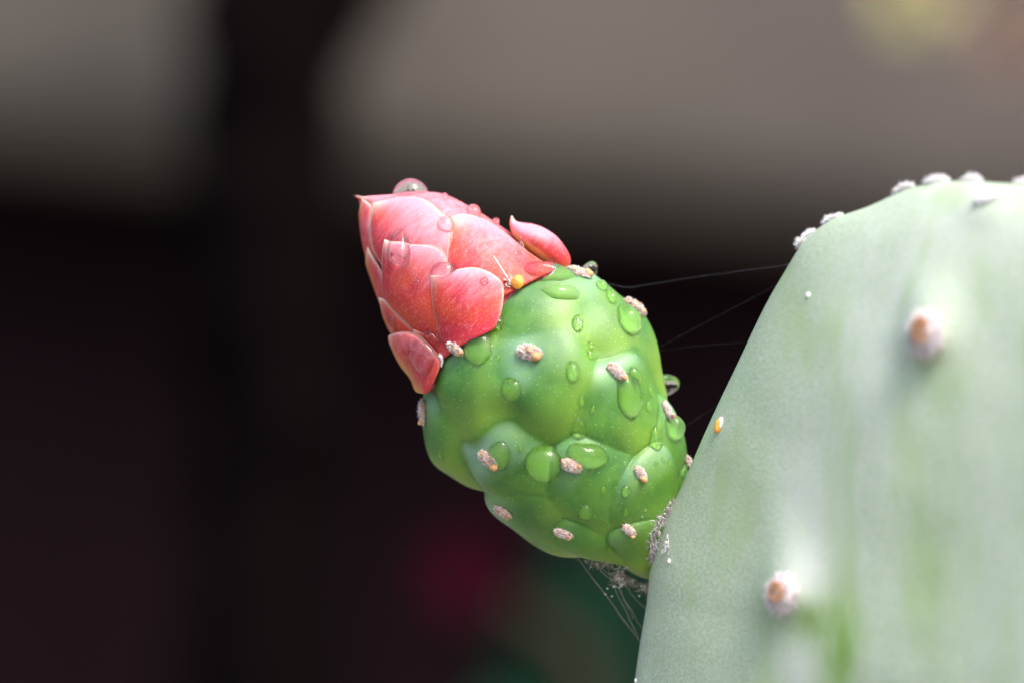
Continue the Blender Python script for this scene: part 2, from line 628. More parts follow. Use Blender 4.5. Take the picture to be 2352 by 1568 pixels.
# --- green body with its lobes (a lobe hangs from every areole towards the bud's base)
# px, py, bump height, areole half length, seed
AREOLES = [
    (1046, 800, 26, 24, 1), (1215, 810, 30, 30, 2), (1415, 853, 28, 27, 3), (1532, 945, 22, 25, 4),
    (1123, 1052, 28, 27, 5), (1311, 1068, 26, 25, 6), (1471, 1086, 25, 20, 7), (1294, 1222, 24, 22, 8),
    (1444, 1216, 20, 19, 9), (974, 945, 24, 30, 10), (1156, 1172, 22, 22, 11), (1178, 650, 24, 20, 12),
    (1330, 628, 24, 28, 13), (1455, 708, 24, 30, 14), (1580, 1062, 16, 20, 15)]
lobes = []
for px, py, hgt, hl, sd in AREOLES:
    a, th, _ = inv(px, py)
    lobes.append((a, th, hgt))
    if abs(th) < 1.0 or sd in (12, 13):
        lobes.append((a + 12, th + math.pi, hgt * 0.9))
A_END = 668
na, nt_ = 300, 340
aa = np.concatenate([np.linspace(-95, 600, 250), np.linspace(603, A_END, 50)])
tt = np.linspace(0, 2 * math.pi, nt_, endpoint=False)
AA, TT = np.meshgrid(aa, tt, indexing='ij')


def lobe_field(P, A):
    best, second, idx, along = None, None, None, None
    hs = []
    als = []
    for (a, th, hgt) in lobes:
        C = env(max(a - 42 * min(1, 0.5 + a / 600), -60), th)
        d = P - C
        al = d @ AD
        sdv = d - al[..., None] * AD
        sd = np.linalg.norm(sdv, axis=-1)
        La = np.where(al > 0, 104.0, 170.0)
        sz = (1 + 0.13 * math.sin(a * 12.3 + th * 7.7)) * min(1.05, max(0.62, 0.58 + a / 700))
        hs.append(1.0 - (al / La / sz) ** 2 - (sd / 132.0 / sz) ** 2)
        als.append(al)
    hs = np.array(hs); als = np.array(als)
    mx = hs.max(0)
    i = hs.argmax(0)
    al = np.take_along_axis(als, i[None], 0)[0]
    # folds are sharp above an areole, soft between neighbours
    k = 0.045 + 0.11 * np.clip((30 - al) / 70, 0, 1)
    up_ = np.clip((A - 230) / 200, 0, 1)
    k = k + 0.14 * up_
    sm = mx + k * np.log(np.exp((hs - mx) / k).sum(0))
    sm = sm - 0.62 * (k - 0.045)
    o2 = np.argsort(hs, axis=0)[-2:]
    gap = mx - np.take_along_axis(hs, o2[:1], 0)[0]
    a2 = np.take_along_axis(als, o2, 0).max(0)
    gap = gap - 0.085 * np.log(np.clip((a2 + 35) / 75, 0.10, 1.0))
    w = np.exp((hs - mx) / 0.22); w /= w.sum(0)
    return sm, (w * als).sum(0), mx, gap


P0 = env(AA, TT)
warp = np.array([[(noise.noise(Vector(p) * 0.007 + Vector((3, 1, 7))) * 42, noise.noise(Vector(p) * 0.007 + Vector((9, 4, 2))) * 42, noise.noise(Vector(p) * 0.007 + Vector((1, 8, 5))) * 42) for p in row] for row in P0])
sm, al_, mx_, id_ = lobe_field(P0 + warp, AA)
hcap = np.where(sm > 0, 1 - np.exp(-1.3 * np.maximum(sm, 0)), sm * 1.3)
hcap = np.maximum(hcap, -1.1)
fade = np.clip((AA + 80) / 120, 0.0, 1) * np.clip((680 - AA) / 60, 0.2, 1)
amp = 35.0
nz = np.array([[noise.noise(Vector(p) * 0.012) for p in row[::1]] for row in P0])
disp = (hcap - 0.42) * amp * fade + nz * 5.0
gm = np.clip(0.7 + 1.3 * np.roll(nz, 60, 1), 0.1, 1.0)
disp = disp - 5.5 * np.exp(-id_ / 0.085) * gm * fade * np.clip((430 - AA) / 160, 0.12, 1)
close = np.where(AA > 596, 1 - ((AA - 596) / (A_END - 596)) ** 2.2 * 0.42, 1.0)
C_ax = O3 + AA[..., None] * AD + cen(AA)[..., None] * TD
rel = P0 - C_ax
nr = rel / np.linalg.norm(rel, axis=-1)[..., None]
# lobes also lean a little forward over the next one
PG = C_ax + rel * close[..., None] + nr * disp[..., None] + AD * (np.maximum(hcap, 0) * 3 * fade)[..., None]
verts = PG.reshape(-1, 3)
faces = grid_faces(nt_, na, True)
verts = np.vstack([verts, PG[0].mean(0), PG[-1].mean(0)])
n0 = na * nt_
for j in range(nt_):
    j2 = (j + 1) % nt_
    faces.append((j2, j, n0))
    faces.append(((na - 1) * nt_ + j, (na - 1) * nt_ + j2, n0 + 1))
yel = np.clip((-al_ - 25) / 130, 0, 1) * 0.75 * np.clip(1.1 - mx_ * 0.6, 0, 1)
yel = np.clip(yel + 0.35 * np.clip(nz * 1.6, 0, 1) + 0.45 * np.clip((120 - AA) / 160, 0, 1), 0, 0.9)
wax_sheen = np.clip(1 - np.abs(al_ - 62) / 75, 0, 1) * np.clip(0.55 + 0.9 * np.roll(nz, 25, 1), 0.1, 0.85)  # wax and painted sky sheen on the slope above each areole
ex = lambda x: np.r_[x.reshape(-1), 0, 0]
bud = mesh_obj('flower_bud', verts - PL, faces, GREEN, plant, attrs={'yellow': ex(yel), 'wax_sheen': ex(wax_sheen), 'wet_bright': ex(wax_sheen * 0)})
bud['label'] = 'bright green lobed flower bud with a closed pink tip'
green_bvh = BVHTree.FromPolygons([Vector(v) for v in verts], faces)


# --- tepals
all_pv, all_pf = [], []


def petal(left, right, off, bulge, thick=5.5, name='petal', bloom_f=(0.0, 1.0), gold=0.0, gold_w=1.6, curl=0.0, edge_w=4.0, nu=30, nv=44, lift=0.0, wig=2.0, seed=1.0):
    def conv(lst):
        out = []
        for q in lst:
            if len(q) == 2:
                out.append(inv(q[0], q[1], off))
            else:                       # px, py, angle in degrees
                a, th, e = inv(q[0], q[1], off)
                out.append((a, math.radians(q[2]), 0.0))
        return np.array(out)
    Lc, Rc = conv(left), conv(right)
    # scale the angle so that spacing along the edge is even
    def pth(c):
        s = c.copy(); s[:, 1] *= 160
        p = path(s, nv); p[:, 1] /= 160
        return p
    Lp, Rp = pth(Lc), pth(Rc)
    uu = np.linspace(0, 1, nu); vv = np.linspace(0, 1, nv)
    Ug, Vg = np.meshgrid(uu, vv)
    A = Lp[:, 0][:, None] * (1 - Ug) + Rp[:, 0][:, None] * Ug
    T = Lp[:, 1][:, None] * (1 - Ug) + Rp[:, 1][:, None] * Ug
    E = Lp[:, 2][:, None] * (1 - Ug) + Rp[:, 2][:, None] * Ug
    prof = (4 * Ug * (1 - Ug)) ** 0.8 * np.clip(np.sin(np.pi * np.clip(Vg * 0.93 + 0.07, 0, 1)), 0, 1) ** 0.6
    wob = np.array([[noise.noise(Vector((A[i, j] * 0.012, T[i, j] * 2.0, seed * 9.1))) for j in range(nu)] for i in range(nv)])
    ext = off + np.maximum(E, 0) + bulge * prof + lift * np.clip(Vg - 0.6, 0, 1) ** 2 * 6.25 + wig * wob * 2 * prof
    outer = env(A, T, ext)
    mid = C = O3 + A[..., None] * AD + cen(A)[..., None] * TD
    nn = outer - C
    nn /= np.maximum(np.linalg.norm(nn, axis=-1), 1e-6)[..., None]
    w = np.linalg.norm(outer[:, -1] - outer[:, 0], axis=-1)[:, None]
    arc = np.minimum(Ug, 1 - Ug) * np.maximum(w, np.abs(Rp[:, 1] - Lp[:, 1])[:, None] * rad(A))
    tipd = np.linalg.norm(outer - outer[-1, nu // 2], axis=-1)
    ed = np.minimum(arc, tipd)
    th = thick * np.clip(ed / (thick * 1.4), 0.0, 1) ** 0.6 + 1.6
    outer = outer + nn * 0
    inner = outer - nn * th[..., None]
    # rounded rim
    outer = outer - nn * (np.clip(1 - ed / 7, 0, 1) ** 2 * 2.2)[..., None]
    n = nu * nv
    vs_ = np.vstack([outer.reshape(-1, 3), inner.reshape(-1, 3)])
    fs = grid_faces(nu, nv, flip=False) + grid_faces(nu, nv, off=n, flip=True)
    for i in range(nv - 1):
        fs.append((i * nu, (i + 1) * nu, n + (i + 1) * nu, n + i * nu))
        fs.append(((i + 1) * nu + nu - 1, i * nu + nu - 1, n + i * nu + nu - 1, n + (i + 1) * nu + nu - 1))
    for j in range(nu - 1):
        fs.append((j + 1, j, n + j, n + j + 1))
        b = (nv - 1) * nu
        fs.append((b + j, b + j + 1, n + b + j + 1, n + b + j))
    edge = np.exp(-(ed / edge_w) ** 1.6) * np.clip((Vg - 0.12) / 0.2, 0, 1) * 0.7
    tipw = np.exp(-(tipd / 26) ** 2)
    edge = np.clip(edge + tipw * 0.6, 0, 1)
    bl = bloom_f[0] + (bloom_f[1] - bloom_f[0]) * np.clip(0.02 + 1.05 * Ug ** 0.9 * (0.45 + 0.7 * Vg) + 0.12 * Vg, 0, 1.1) * np.clip(0.15 + Vg * 2.0, 0, 1)
    bl = bl + 0.12 * wob
    two = lambda x: np.r_[x.reshape(-1), x.reshape(-1)]
    o = mesh_obj(name, vs_ - PL, fs, PETAL, bud, attrs={'edge': two(edge), 'bloom': two(bl), 'gold': two(np.full_like(bl, gold) * np.clip(1.1 - Ug * gold_w, 0, 1))})
    base = sum(len(v) for v in all_pv)
    all_pv.append(vs_)
    all_pf.extend([tuple(i + base for i in f) for f in fs])
    return o


# innermost rolled tepals: a closed cone with two overlapping seams
def inner_cone():
    n1, n2 = 90, 96
    a1 = np.concatenate([np.linspace(585, 960, 60), np.linspace(965, 1040, 30)])
    t1 = np.linspace(0, 2 * math.pi, n2, endpoint=False)
    A, T = np.meshgrid(a1, t1, indexing='ij')
    seam = 0.0
    vs_ = env(A, T, -9.0)
    r_small = rad(A) < 9.5
    ce = O3 + A[..., None] * AD + cen(A)[..., None] * TD
    vs_[r_small] = (ce + (env(A, T) - ce) * 0.25)[r_small]
    vv = np.vstack([vs_.reshape(-1, 3), ce[-1, 0][None], ce[0, 0][None]])
    fs = grid_faces(n2, n1, True)
    k = n1 * n2
    for j in range(n2):
        j2 = (j + 1) % n2
        fs.append(((n1 - 1) * n2 + j, (n1 - 1) * n2 + j2, k)); fs.append((j2, j, k + 1))
    nz_ = np.array([noise.noise(Vector(p) * 0.01) for p in vv])
    bl = np.clip(0.65 + nz_ * 0.5, 0, 1)
    mesh_obj('inner_petal', vv - PL, fs, PETAL, bud, attrs={'edge': np.zeros(len(vv)), 'bloom': bl, 'gold': np.zeros(len(vv))})
    base = sum(len(v) for v in all_pv)
    all_pv.append(vv)
    all_pf.extend([tuple(i + base for i in f) for f in fs])
inner_cone()

# top tepal that wraps over the upper silhouette
petal([(1120, 700), (960, 560), (880, 490), (850, 465), (815, 449)],
      [(1270, 600, 150), (1150, 500, 150), (1000, 420, 140), (900, 445, 110), (815, 449)], -6, 4, name='petal', bloom_f=(0.45, 1.1), seed=2, edge_w=3)
# tepal on the far lower side with the edge that runs down from the tip
petal([(905, 745, -150), (865, 660, -140), (832, 560, -120), (822, 500, -100), (816, 449)],
      [(960, 700), (880, 640), (866, 600), (852, 556), (850, 512), (853, 474), (830, 455), (816, 449)], -3, 3, bloom_f=(0.1, 0.8), gold=0.3, seed=3, edge_w=3)
# centre tepal
petal([(1000, 760), (935, 690), (874, 608), (861, 584), (852, 556), (850, 512), (855, 476), (857, 466)],
      [(1110, 690), (1045, 600), (1034, 556), (1040, 527), (1031, 503), (1009, 483), (985, 463), (950, 452), (905, 455), (857, 466)], 4, 5, bloom_f=(0.05, 1.15), seed=4)
# tepal at the upper side, behind the drops
petal([(1085, 720), (1030, 620), (1026, 580), (1037, 545), (1036, 520), (1033, 500)],
      [(1272, 622), (1264, 608), (1232, 590), (1178, 547), (1142, 519), (1106, 500), (1065, 491), (1033, 500)], 7, 7, bloom_f=(0.15, 1.1), seed=5)
# narrow tepal low on the shaded side
petal([(935, 770, -130), (890, 715, -120), (866, 665, -110), (850, 615, -100), (843, 568)],
      [(985, 760), (905, 690), (880, 640), (872, 617), (857, 595), (843, 568)], 3, 4, bloom_f=(0.0, 0.6), gold=0.5, seed=6)
# big lower tepal
petal([(985, 815), (944, 754), (918, 728), (893, 703), (878, 673), (876, 613), (877, 574), (882, 550)],
      [(1110, 745), (1048, 660), (1031, 612), (1023, 583), (1006, 568), (985, 562), (944, 560), (908, 558), (882, 550)], 11, 9, bloom_f=(0.0, 0.95), seed=7)
# small outer scale, lower silhouette
petal([(935, 800, -112), (899, 765), (886, 739), (874, 703), (868, 684)],
      [(990, 795), (950, 757), (908, 718), (883, 690), (868, 684)], 12, 6, bloom_f=(0.0, 0.35), gold=0.35, name='outer_scale', seed=8, edge_w=3)
# little scale between the two big ones
petal([(985, 850), (960, 800), (950, 775), (947, 757)],
      [(1050, 800), (1030, 790), (1000, 768), (947, 757)], 16, 4, bloom_f=(0.0, 0.25), name='outer_scale', seed=9, edge_w=2)
# front outer scale
petal([(1032, 806), (1022, 795), (1008, 768), (998, 736), (991, 703), (989, 657), (988, 633)],
      [(1100, 772), (1131, 757), (1149, 728), (1156, 692), (1157, 655), (1141, 635), (1115, 620), (1086, 614), (1050, 619), (1010, 631), (988, 633)], 19, 16, thick=8, bloom_f=(-0.1, 1.0), name='outer_scale', seed=10)
# lower scale that carries the big flat drop
petal([(974, 903), (951, 880), (926, 844), (904, 797), (892, 771)],
      [(985, 900), (1000, 868), (1012, 832), (1001, 811), (980, 786), (952, 766), (925, 762), (905, 766), (892, 771)], 30, 12, thick=14, bloom_f=(0.25, 0.7), gold=1.0, gold_w=2.0, name='outer_scale', seed=11)
# upper outer scale standing off the silhouette
def standing_scale():
    ctrl = np.array([(1286, 622, 22, 34, -26), (1279, 600, 32, 46, -28), (1255, 573, 37, 52, -34), (1226, 552, 35, 50, -38), (1197, 534, 26, 36, -40), (1179, 515, 11, 17, -40), (1175, 496, 1.0, 1.2, -40)], float)
    c = path(ctrl, 46)
    mid = np.array([img(q[0], q[1], q[4]) for q in c])
    tan = np.gradient(mid, axis=0); tan /= np.linalg.norm(tan, axis=1)[:, None]
    n2 = 36
    vs_, gold, bl, ed = [], [], [], []
    for i in range(46):
        side = np.cross(tan[i], V(0, -1, 0)); side /= np.linalg.norm(side)
        if side @ TD < 0:
            side = -side
        dep = np.cross(tan[i], side)
        if dep[1] > 0:
            dep = -dep
        v = i / 45
        for j in range(n2):
            f = 2 * math.pi * j / n2
            # hollow inner side, convex back
            cs = math.cos(f); k = 1.0 if cs > 0 else 0.82
            wob = 1 + 0.05 * noise.noise(Vector((f, v * 5, 3.3)))
            vs_.append(mid[i] + (side * c[i, 2] * cs * k + dep * c[i, 3] * math.sin(f)) * wob)
            gold.append(max(0, min(1, (-cs - 0.3) * 2.4)))
            bl.append(max(0, min(1.5, -0.2 + 1.6 * v + 0.5 * cs)))
            ed.append(0.75 * math.exp(-((1 - v) / 0.07) ** 2) + 0.3 * math.exp(-((cs + 0.5) / 0.10) ** 2) * min(1, v * 2))
    vs_ = np.array(vs_)
    fs = grid_faces(n2, 46, True)
    fs.append(tuple(range(n2))[::-1]); fs.append(tuple(range(45 * n2, 46 * n2)))
    mesh_obj('outer_scale', vs_ - PL, fs, PETAL, bud, attrs={'edge': ed, 'bloom': bl, 'gold': gold})
    base = sum(len(v) for v in all_pv)
    all_pv.append(vs_)
    all_pf.extend([tuple(i + base for i in f) for f in fs])
standing_scale()
# tepals and scales on the far side of the bud
petal([(1270, 640, 130), (1150, 560, 130), (960, 480, 140)], [(1000, 800, 235), (930, 690, 235), (880, 560, 230), (960, 480, 140)], 8, 8, bloom_f=(0.2, 1.0), seed=13)
petal([(1230, 640, 165), (1150, 620, 160), (1030, 560, 180)], [(1040, 800, 215), (990, 720, 220), (1030, 560, 180)], 24, 10, thick=14, bloom_f=(0.1, 1.0), name='outer_scale', seed=14)

pv = np.vstack(all_pv)
bud_v = np.vstack([verts, pv])
bud_f = [tuple(f) for f in faces] + [tuple(i + len(verts) for i in f) for f in all_pf]
bud_bvh = BVHTree.FromPolygons([Vector(v) for v in bud_v], bud_f)

# --- the pad
PHI = math.radians(31)
E1 = V(math.cos(PHI), -math.sin(PHI), 0)       # towards the viewer's right and nearer
NP = V(-math.sin(PHI), -math.cos(PHI), 0)
outline = [(1462, 1568), (1476, 1470), (1491, 1380), (1500, 1300), (1526, 1205), (1572, 1110), (1636, 965), (1698, 835), (1768, 690), (1828, 596), (1880, 540),
           (1960, 492), (2060, 455), (2150, 433), (2250, 427), (2352, 434), (2520, 455), (2750, 560), (2960, 790), (3080, 1150), (3060, 1620), (2900, 2100),
           (2650, 2480), (2350, 2650), (2050, 2560), (1760, 2270), (1560, 1940), (1470, 1690)]


def pad_plane(px, py):
    """image point -> point of the pad's middle plane"""
    y = 0.0
    for _ in range(12):
        y = -(px - 1540) * 1.0 * math.tan(PHI) * 0.93 - 75
    return img(px, py, y)


oc = path(np.array(outline + outline[:3], float), 900)
# closed loop: keep one turn
d0 = np.linalg.norm(oc - oc[0], axis=1); cut = 300 + int(np.argmin(d0[300:]))
oc = oc[:cut]
NO = 520
idx = np.linspace(0, len(oc) - 1, NO, endpoint=False)
oc = np.stack([np.interp(idx, np.arange(len(oc)), oc[:, k]) for k in range(2)], 1)
rim = np.array([pad_plane(*p) for p in oc])
ctr = pad_plane(2280, 1500)
# keep the middle surface flat in depth
rings = 1 - np.linspace(1, 0, 130) ** 1.9
rings = np.clip(rings, 0.0, 1)
TH = 165.0


def pad_h(rho):
    return TH * np.sqrt(np.maximum(1 - rho ** 2.6, 0))


PAD_AREOLES = [(2130, 765, 32, 52), (1800, 1362, 26, 44), (2275, 452, 20, 40), (2080, 1150, 0, 0)]
pf, pverts = [], []
fr, bk = [], []
for rr in rings:
    p = ctr + (rim - ctr) * rr
    fr.append(p + NP * pad_h(rr)); bk.append(p - NP * pad_h(rr))
fr, bk = np.array(fr), np.array(bk)
PB = BVHTree.FromPolygons([Vector(v) for v in fr.reshape(-1, 3)], grid_faces(NO, len(rings), True))
CAMP = Vector((0, -DP, 0))


def cast(bvh, px, py):
    d = (Vector(img(px, py, 0)) - CAMP).normalized()
    return bvh.ray_cast(CAMP, d)


flat = fr.reshape(-1, 3)
wave = np.array([noise.noise(Vector(p) * 0.0035) * 12 + noise.noise(Vector(p) * 0.010) * 1.8 for p in flat])
dz = wave.copy()
for px, py, hgt, _ in PAD_AREOLES:
    h = cast(PB, px, py)
    if h[0] is None:
        continue
    d = flat - np.array(h[0])
    # a rise with a steeper lower side
    up = d[:, 2]
    rr = np.sqrt(d[:, 0] ** 2 + d[:, 1] ** 2 + np.where(up > 0, up / 1.7, up / 0.85) ** 2)
    dz += hgt * np.exp(-(rr / 62) ** 2)
edge_f = np.clip((1 - np.repeat(rings, NO)) * 12, 0, 1)
flat = flat + NP * (dz * edge_f)[:, None]
# small rises of the rim under the rim areoles
allv = np.vstack([flat, bk.reshape(-1, 3)])
RIM_AREOLES = [(1856, 566, 24, 20), (1914, 512, 20, 21), (2078, 449, 21, 22), (2152, 433, 22, 23), (2232, 425, 18, 24), (2348, 436, 17, 25)]
for px, py, L, sd in RIM_AREOLES:
    c = pad_plane(px, py)
    d = np.linalg.norm(allv - c, axis=1)
    out = (c - ctr) / np.linalg.norm(c - ctr)
    allv = allv + out * (9 * np.exp(-(d / 60) ** 2))[:, None]
nfr = len(flat)
pfaces = grid_faces(NO, len(rings), True, 0, False) + grid_faces(NO, len(rings), True, nfr, True)
# image-independent positions for the worn, unwaxed places
def blob(px, py, rx, ry):
    h = cast(PB, px, py)
    c = np.array(h[0])
    d = allv - c
    return np.exp(-((d[:, 0] / rx) ** 2 + (d[:, 2] / ry) ** 2) * 1.0) * (allv[:, 1] < c[1] + 260)
bare = np.clip(1.0 * blob(1930, 1480, 42, 130) + 0.75 * blob(1880, 1420, 60, 40) + 0.5 * blob(2160, 870, 50, 55) + 0.35 * blob(2130, 1300, 60, 160) + 0.35 * blob(1790, 1440, 60, 50), 0, 1)
waxp = np.clip(0.5 * blob(1850, 1180, 60, 200) + 0.4 * blob(1860, 1330, 50, 70) + 0.12 * blob(2230, 740, 90, 110) + 0.35 * blob(2280, 520, 120, 90) + 0.5 * blob(1830, 1540, 40, 60), 0, 0.85)
pad = mesh_obj('pad', allv - PL, pfaces, PAD, plant, attrs={'bare': bare, 'wax_sheen': waxp})
pad['label'] = 'waxy grey green pad with woolly white spots'
t = Tubes()
t.blob(V(1080, -600, -4050) - PL, E1, -NP, V(0, 0, 1), 1450, 260, 2380, seed=4, lump=0.06, nu=64, nv=40)
t.build('lower_pad', PAD, plant)
pad_bvh = BVHTree.FromPolygons([Vector(v) for v in allv], pfaces)


# --- areoles
def frame(n, long_dir):
    n = np.array(n, float); n /= np.linalg.norm(n)
    x = long_dir - (long_dir @ n) * n; x /= np.linalg.norm(x)
    return x, np.cross(n, x), n


def areole(p, n, long_dir, hl, seed, name, parent, mats, width=0.55, height=0.42, fibres=560, stubs=2, hair=0.27, stub_r=0.22):
    R = random.Random(seed)
    x, y, z = frame(n, long_dir)
    width = width * R.uniform(0.78, 1.15)
    x, y, z = frame(n, x * math.cos(0.0) + y * R.uniform(-0.4, 0.4))
    hw, hh = hl * width, hl * height
    p = np.array(p) - PL
    t = Tubes()
    c = p + z * hh * 0.25
    t.blob(c, x, y, z, hl * 0.9, hw * 0.85, hh * 0.85, mat=0, seed=seed, lump=0.55, freq=2.2)
    for i in range(fibres):
        ph = math.acos(R.uniform(-0.1, 1)); th = R.uniform(0, 2 * math.pi)
        d = V(math.sin(ph) * math.cos(th), math.sin(ph) * math.sin(th), math.cos(ph))
        s = c + (x * d[0] * hl * 0.86 + y * d[1] * hw * 0.8 + z * d[2] * hh * 0.78)
        e = x * (d[0] * 0.6 + R.uniform(0.1, 1.2)) + y * (d[1] * 0.6 + R.uniform(-0.35, 0.35)) + z * (d[2] * 0.3 + R.uniform(-0.25, 0.3))
        e /= np.linalg.norm(e)
        L = hl * hair * R.uniform(0.5, 1.15)
        b2 = x * R.uniform(-0.3, 0.3) + y * R.uniform(-0.3, 0.3)
        r0 = R.uniform(0.5, 0.9)
        t.add([s, s + e * L * 0.5, s + e * L + b2 * L * 0.5], [r0, r0 * 0.8, r0 * 0.25], 3, mat=1 if R.random() < 0.5 else 2)
    if stubs:
        for k in range(3):
            fx = R.uniform(-0.8, 0.75)
            b = c + x * hl * fx + y * hw * R.uniform(-0.6, 0.6) * math.sqrt(1 - fx * fx) + z * hh * R.uniform(0.45, 0.8)
            fx_, fy_, fz_ = frame(z + y * R.uniform(-0.7, 0.7) + x * R.uniform(-0.2, 0.4), x + y * R.uniform(-0.4, 0.4))
            t.blob(b, fx_, fy_, fz_, hl * R.uniform(0.18, 0.36), hl * R.uniform(0.09, 0.16), hl * R.uniform(0.03, 0.06), mat=R.choice((0, 1, 1, 3)), seed=seed * 11 + k, lump=0.5, nu=9, nv=6)
    for k in range(stubs):
        b = p + x * hl * (0.55 + 0.18 * k * R.uniform(-1, 1)) + y * hw * R.uniform(-0.45, 0.45) + z * hh * 0.3
        e = x * R.uniform(0.5, 1.0) + z * R.uniform(0.45, 0.8) + y * R.uniform(-0.3, 0.3)
        e /= np.linalg.norm(e)
        L = hl * R.uniform(0.42, 0.62)
        r = hl * stub_r * R.uniform(0.8, 1.15)
        q = [b + e * L * f for f in (0, 0.35, 0.7, 0.92, 1.0)]
        t.add(q, [r * 0.9, r, r * 0.92, r * 0.6, r * 0.15], 8, mat=3)
    return t.build(name, mats, parent)


WM = [WOOL_CORE, WOOL, WOOL_WHITE, GLOCHID]


def bud_spot(px, py, bv=green_bvh):
    h = cast(bv, px, py)
    if h[0] is None:
        h = green_bvh.find_nearest(Vector(img(px, py, 0)))
    return np.array(h[0]), np.array(h[1])


for px, py, hgt, hl, sd in AREOLES:
    if sd == 12:
        continue
    p, n = bud_spot(px, py, bud_bvh if sd == 1 else green_bvh)
    areole(p, n, -AD + 0.25 * TD, hl, sd, 'areole', bud, WM, stubs=1 + (sd % 2), stub_r=0.34 if sd in (2, 5, 7, 13) else 0.22, height=(0.42, 0.34, 0.5)[sd % 3])
# the areole with the round waxy orange bead and one long bristle
p, n = bud_spot(1182, 651, bud_bvh)
x, y, z = frame(n, V(1, 0, -0.1))
t = Tubes()
pp = p - PL
t.blob(pp + z * 8 + x * 6, x, y, z, 14, 17, 13, mat=0, seed=3, lump=0.14, freq=2.0)
R = random.Random(12)
for i in range(45):
    s = pp - x * R.uniform(4, 22) + y * R.uniform(-14, 14) + z * 3
    e = z * R.uniform(0.3, 1) + y * R.uniform(-0.8, 0.8) - x * R.uniform(-0.2, 0.8)
    t.add([s, s + e * 6, s + e * R.uniform(8, 13)], [1.4, 1.0, 0.3], 3, mat=1 if i % 3 else 2)
s0 = pp - x * 14 + z * 6
e0 = np.array(img(1134, 588, -230)) - PL
t.add([s0, s0 * 0.66 + e0 * 0.34, s0 * 0.33 + e0 * 0.67, e0], [3.2, 2.6, 1.8, 0.5], 5, mat=2)
t.build('areole', [ORANGE, WOOL, WOOL_WHITE], bud)['label'] = 'areole with a round waxy orange bead'
# white wool tuft in the corner of the lower scale
p, n = (lambda h: (np.array(h[0]), np.array(h[1])))(cast(bud_bvh, 1014, 826))
areole(p, n, -AD, 15, 31, 'areole', bud, [WOOL_WHITE, WOOL_WHITE, WOOL_WHITE, WOOL_WHITE], stubs=0, fibres=120)

# pad areoles
for (px, py, hgt, hl), sd in zip(PAD_AREOLES[:2], (41, 42)):
    h = cast(pad_bvh, px, py)
    areole(h[0], h[1], V(0.15, 0, -1), hl, sd, 'areole', pad, [WOOL_GREY, WOOL_GREY, WOOL_WHITE, WOOL_GREY], width=0.8, height=0.62, fibres=800, stubs=0, hair=0.4)
    x, y, z = frame(h[1], V(0.15, 0, -1))
    t = Tubes(); R = random.Random(sd)
    c = np.array(h[0]) - PL
    for i in range(170):
        th = R.uniform(0, 6.28); q = math.sqrt(R.random())
        s = c + x * (-4 + q * hl * 0.52 * math.cos(th)) + y * (q * hl * 0.36 * math.sin(th)) + z * hl * 0.62 + V(-3, 0, 0)
        e = z + x * R.uniform(-0.3, 0.3) + y * R.uniform(-0.3, 0.3) + V(-0.25, 0, 0)
        t.add([s, s + e * hl * 0.12, s + e * hl * 0.22], [2.4, 2.0, 0.5], 4, mat=0 if i % 3 else 1)
    t.build('bristle_tuft', [WOOL_CORE, GLOCHID], pad)
h = cast(pad_bvh, 2272, 455)
areole(h[0], h[1], V(1, 0, -0.1), 34, 43, 'areole', pad, [WOOL_WHITE] * 4, fibres=160, stubs=0, hair=0.25)
for px, py, L, sd in RIM_AREOLES:
    q = Vector(pad_plane(px, py))
    h = pad_bvh.find_nearest(q + (q - Vector(ctr)).normalized() * 12)
    tang = V(0.65, -0.3, 0.6) if px < 1950 else V(1, -0.45, 0.15)
    areole(h[0], h[1], tang, L, sd, 'areole', pad, [WOOL_WHITE] * 4, width=0.5, height=0.5 if px > 1950 else 0.3, fibres=380, stubs=0, hair=0.62)

# grey wool collar where the bud leaves the pad
t = Tubes(); R = random.Random(5)
col_line = path([(1549, 1152), (1530, 1178), (1512, 1205), (1503, 1235), (1500, 1262), (1500, 1288)], 40)
for i in range(480):
    k = R.uniform(0, 39)
    q = np.array([np.interp(k, np.arange(40), col_line[:, c]) for c in range(2)])
    w = 2.5 + 5 * math.sin(math.pi * k / 39)
    q = q + np.array([R.gauss(0, w * 0.6) - 1, R.gauss(0, 4)])
    h1, h2 = cast(bud_bvh, *q), cast(pad_bvh, *q)
    y0 = min([np.array(h[0])[1] for h in (h1, h2) if h[0] is not None] or [-60])
    s = img(q[0], q[1], y0) - PL
    e = V(R.gauss(0.0, 0.5), -abs(R.gauss(0.15, 0.35)), R.gauss(0.2, 0.9))
    e /= np.linalg.norm(e)
    L = R.uniform(8, 20)
    t.add([s + V(0, 3, 0), s + e * L * 0.5, s + e * L + V(R.gauss(0, 3), R.gauss(0, 2), R.gauss(0, 3))], [0.9, 0.7, 0.25], 3, mat=0 if R.random() < 0.7 else 1)
t.build('wool_collar', [LILAC, WOOL_WHITE], bud)

# ------------------------------------------------------------------ water
comb_v = np.vstack([bud_v, allv])
comb_f = bud_f + [tuple(i + len(bud_v) for i in f) for f in pfaces]
bvh_all = BVHTree.FromPolygons([Vector(v) for v in comb_v], comb_f)


def smooth_normal(bvh, p, r):
    s = Vector((0, 0, 0))
    for co, nn, i, d in bvh.find_nearest_range(Vector(p), r):
        s += nn
    return np.array(s.normalized()) if s.length > 0 else None


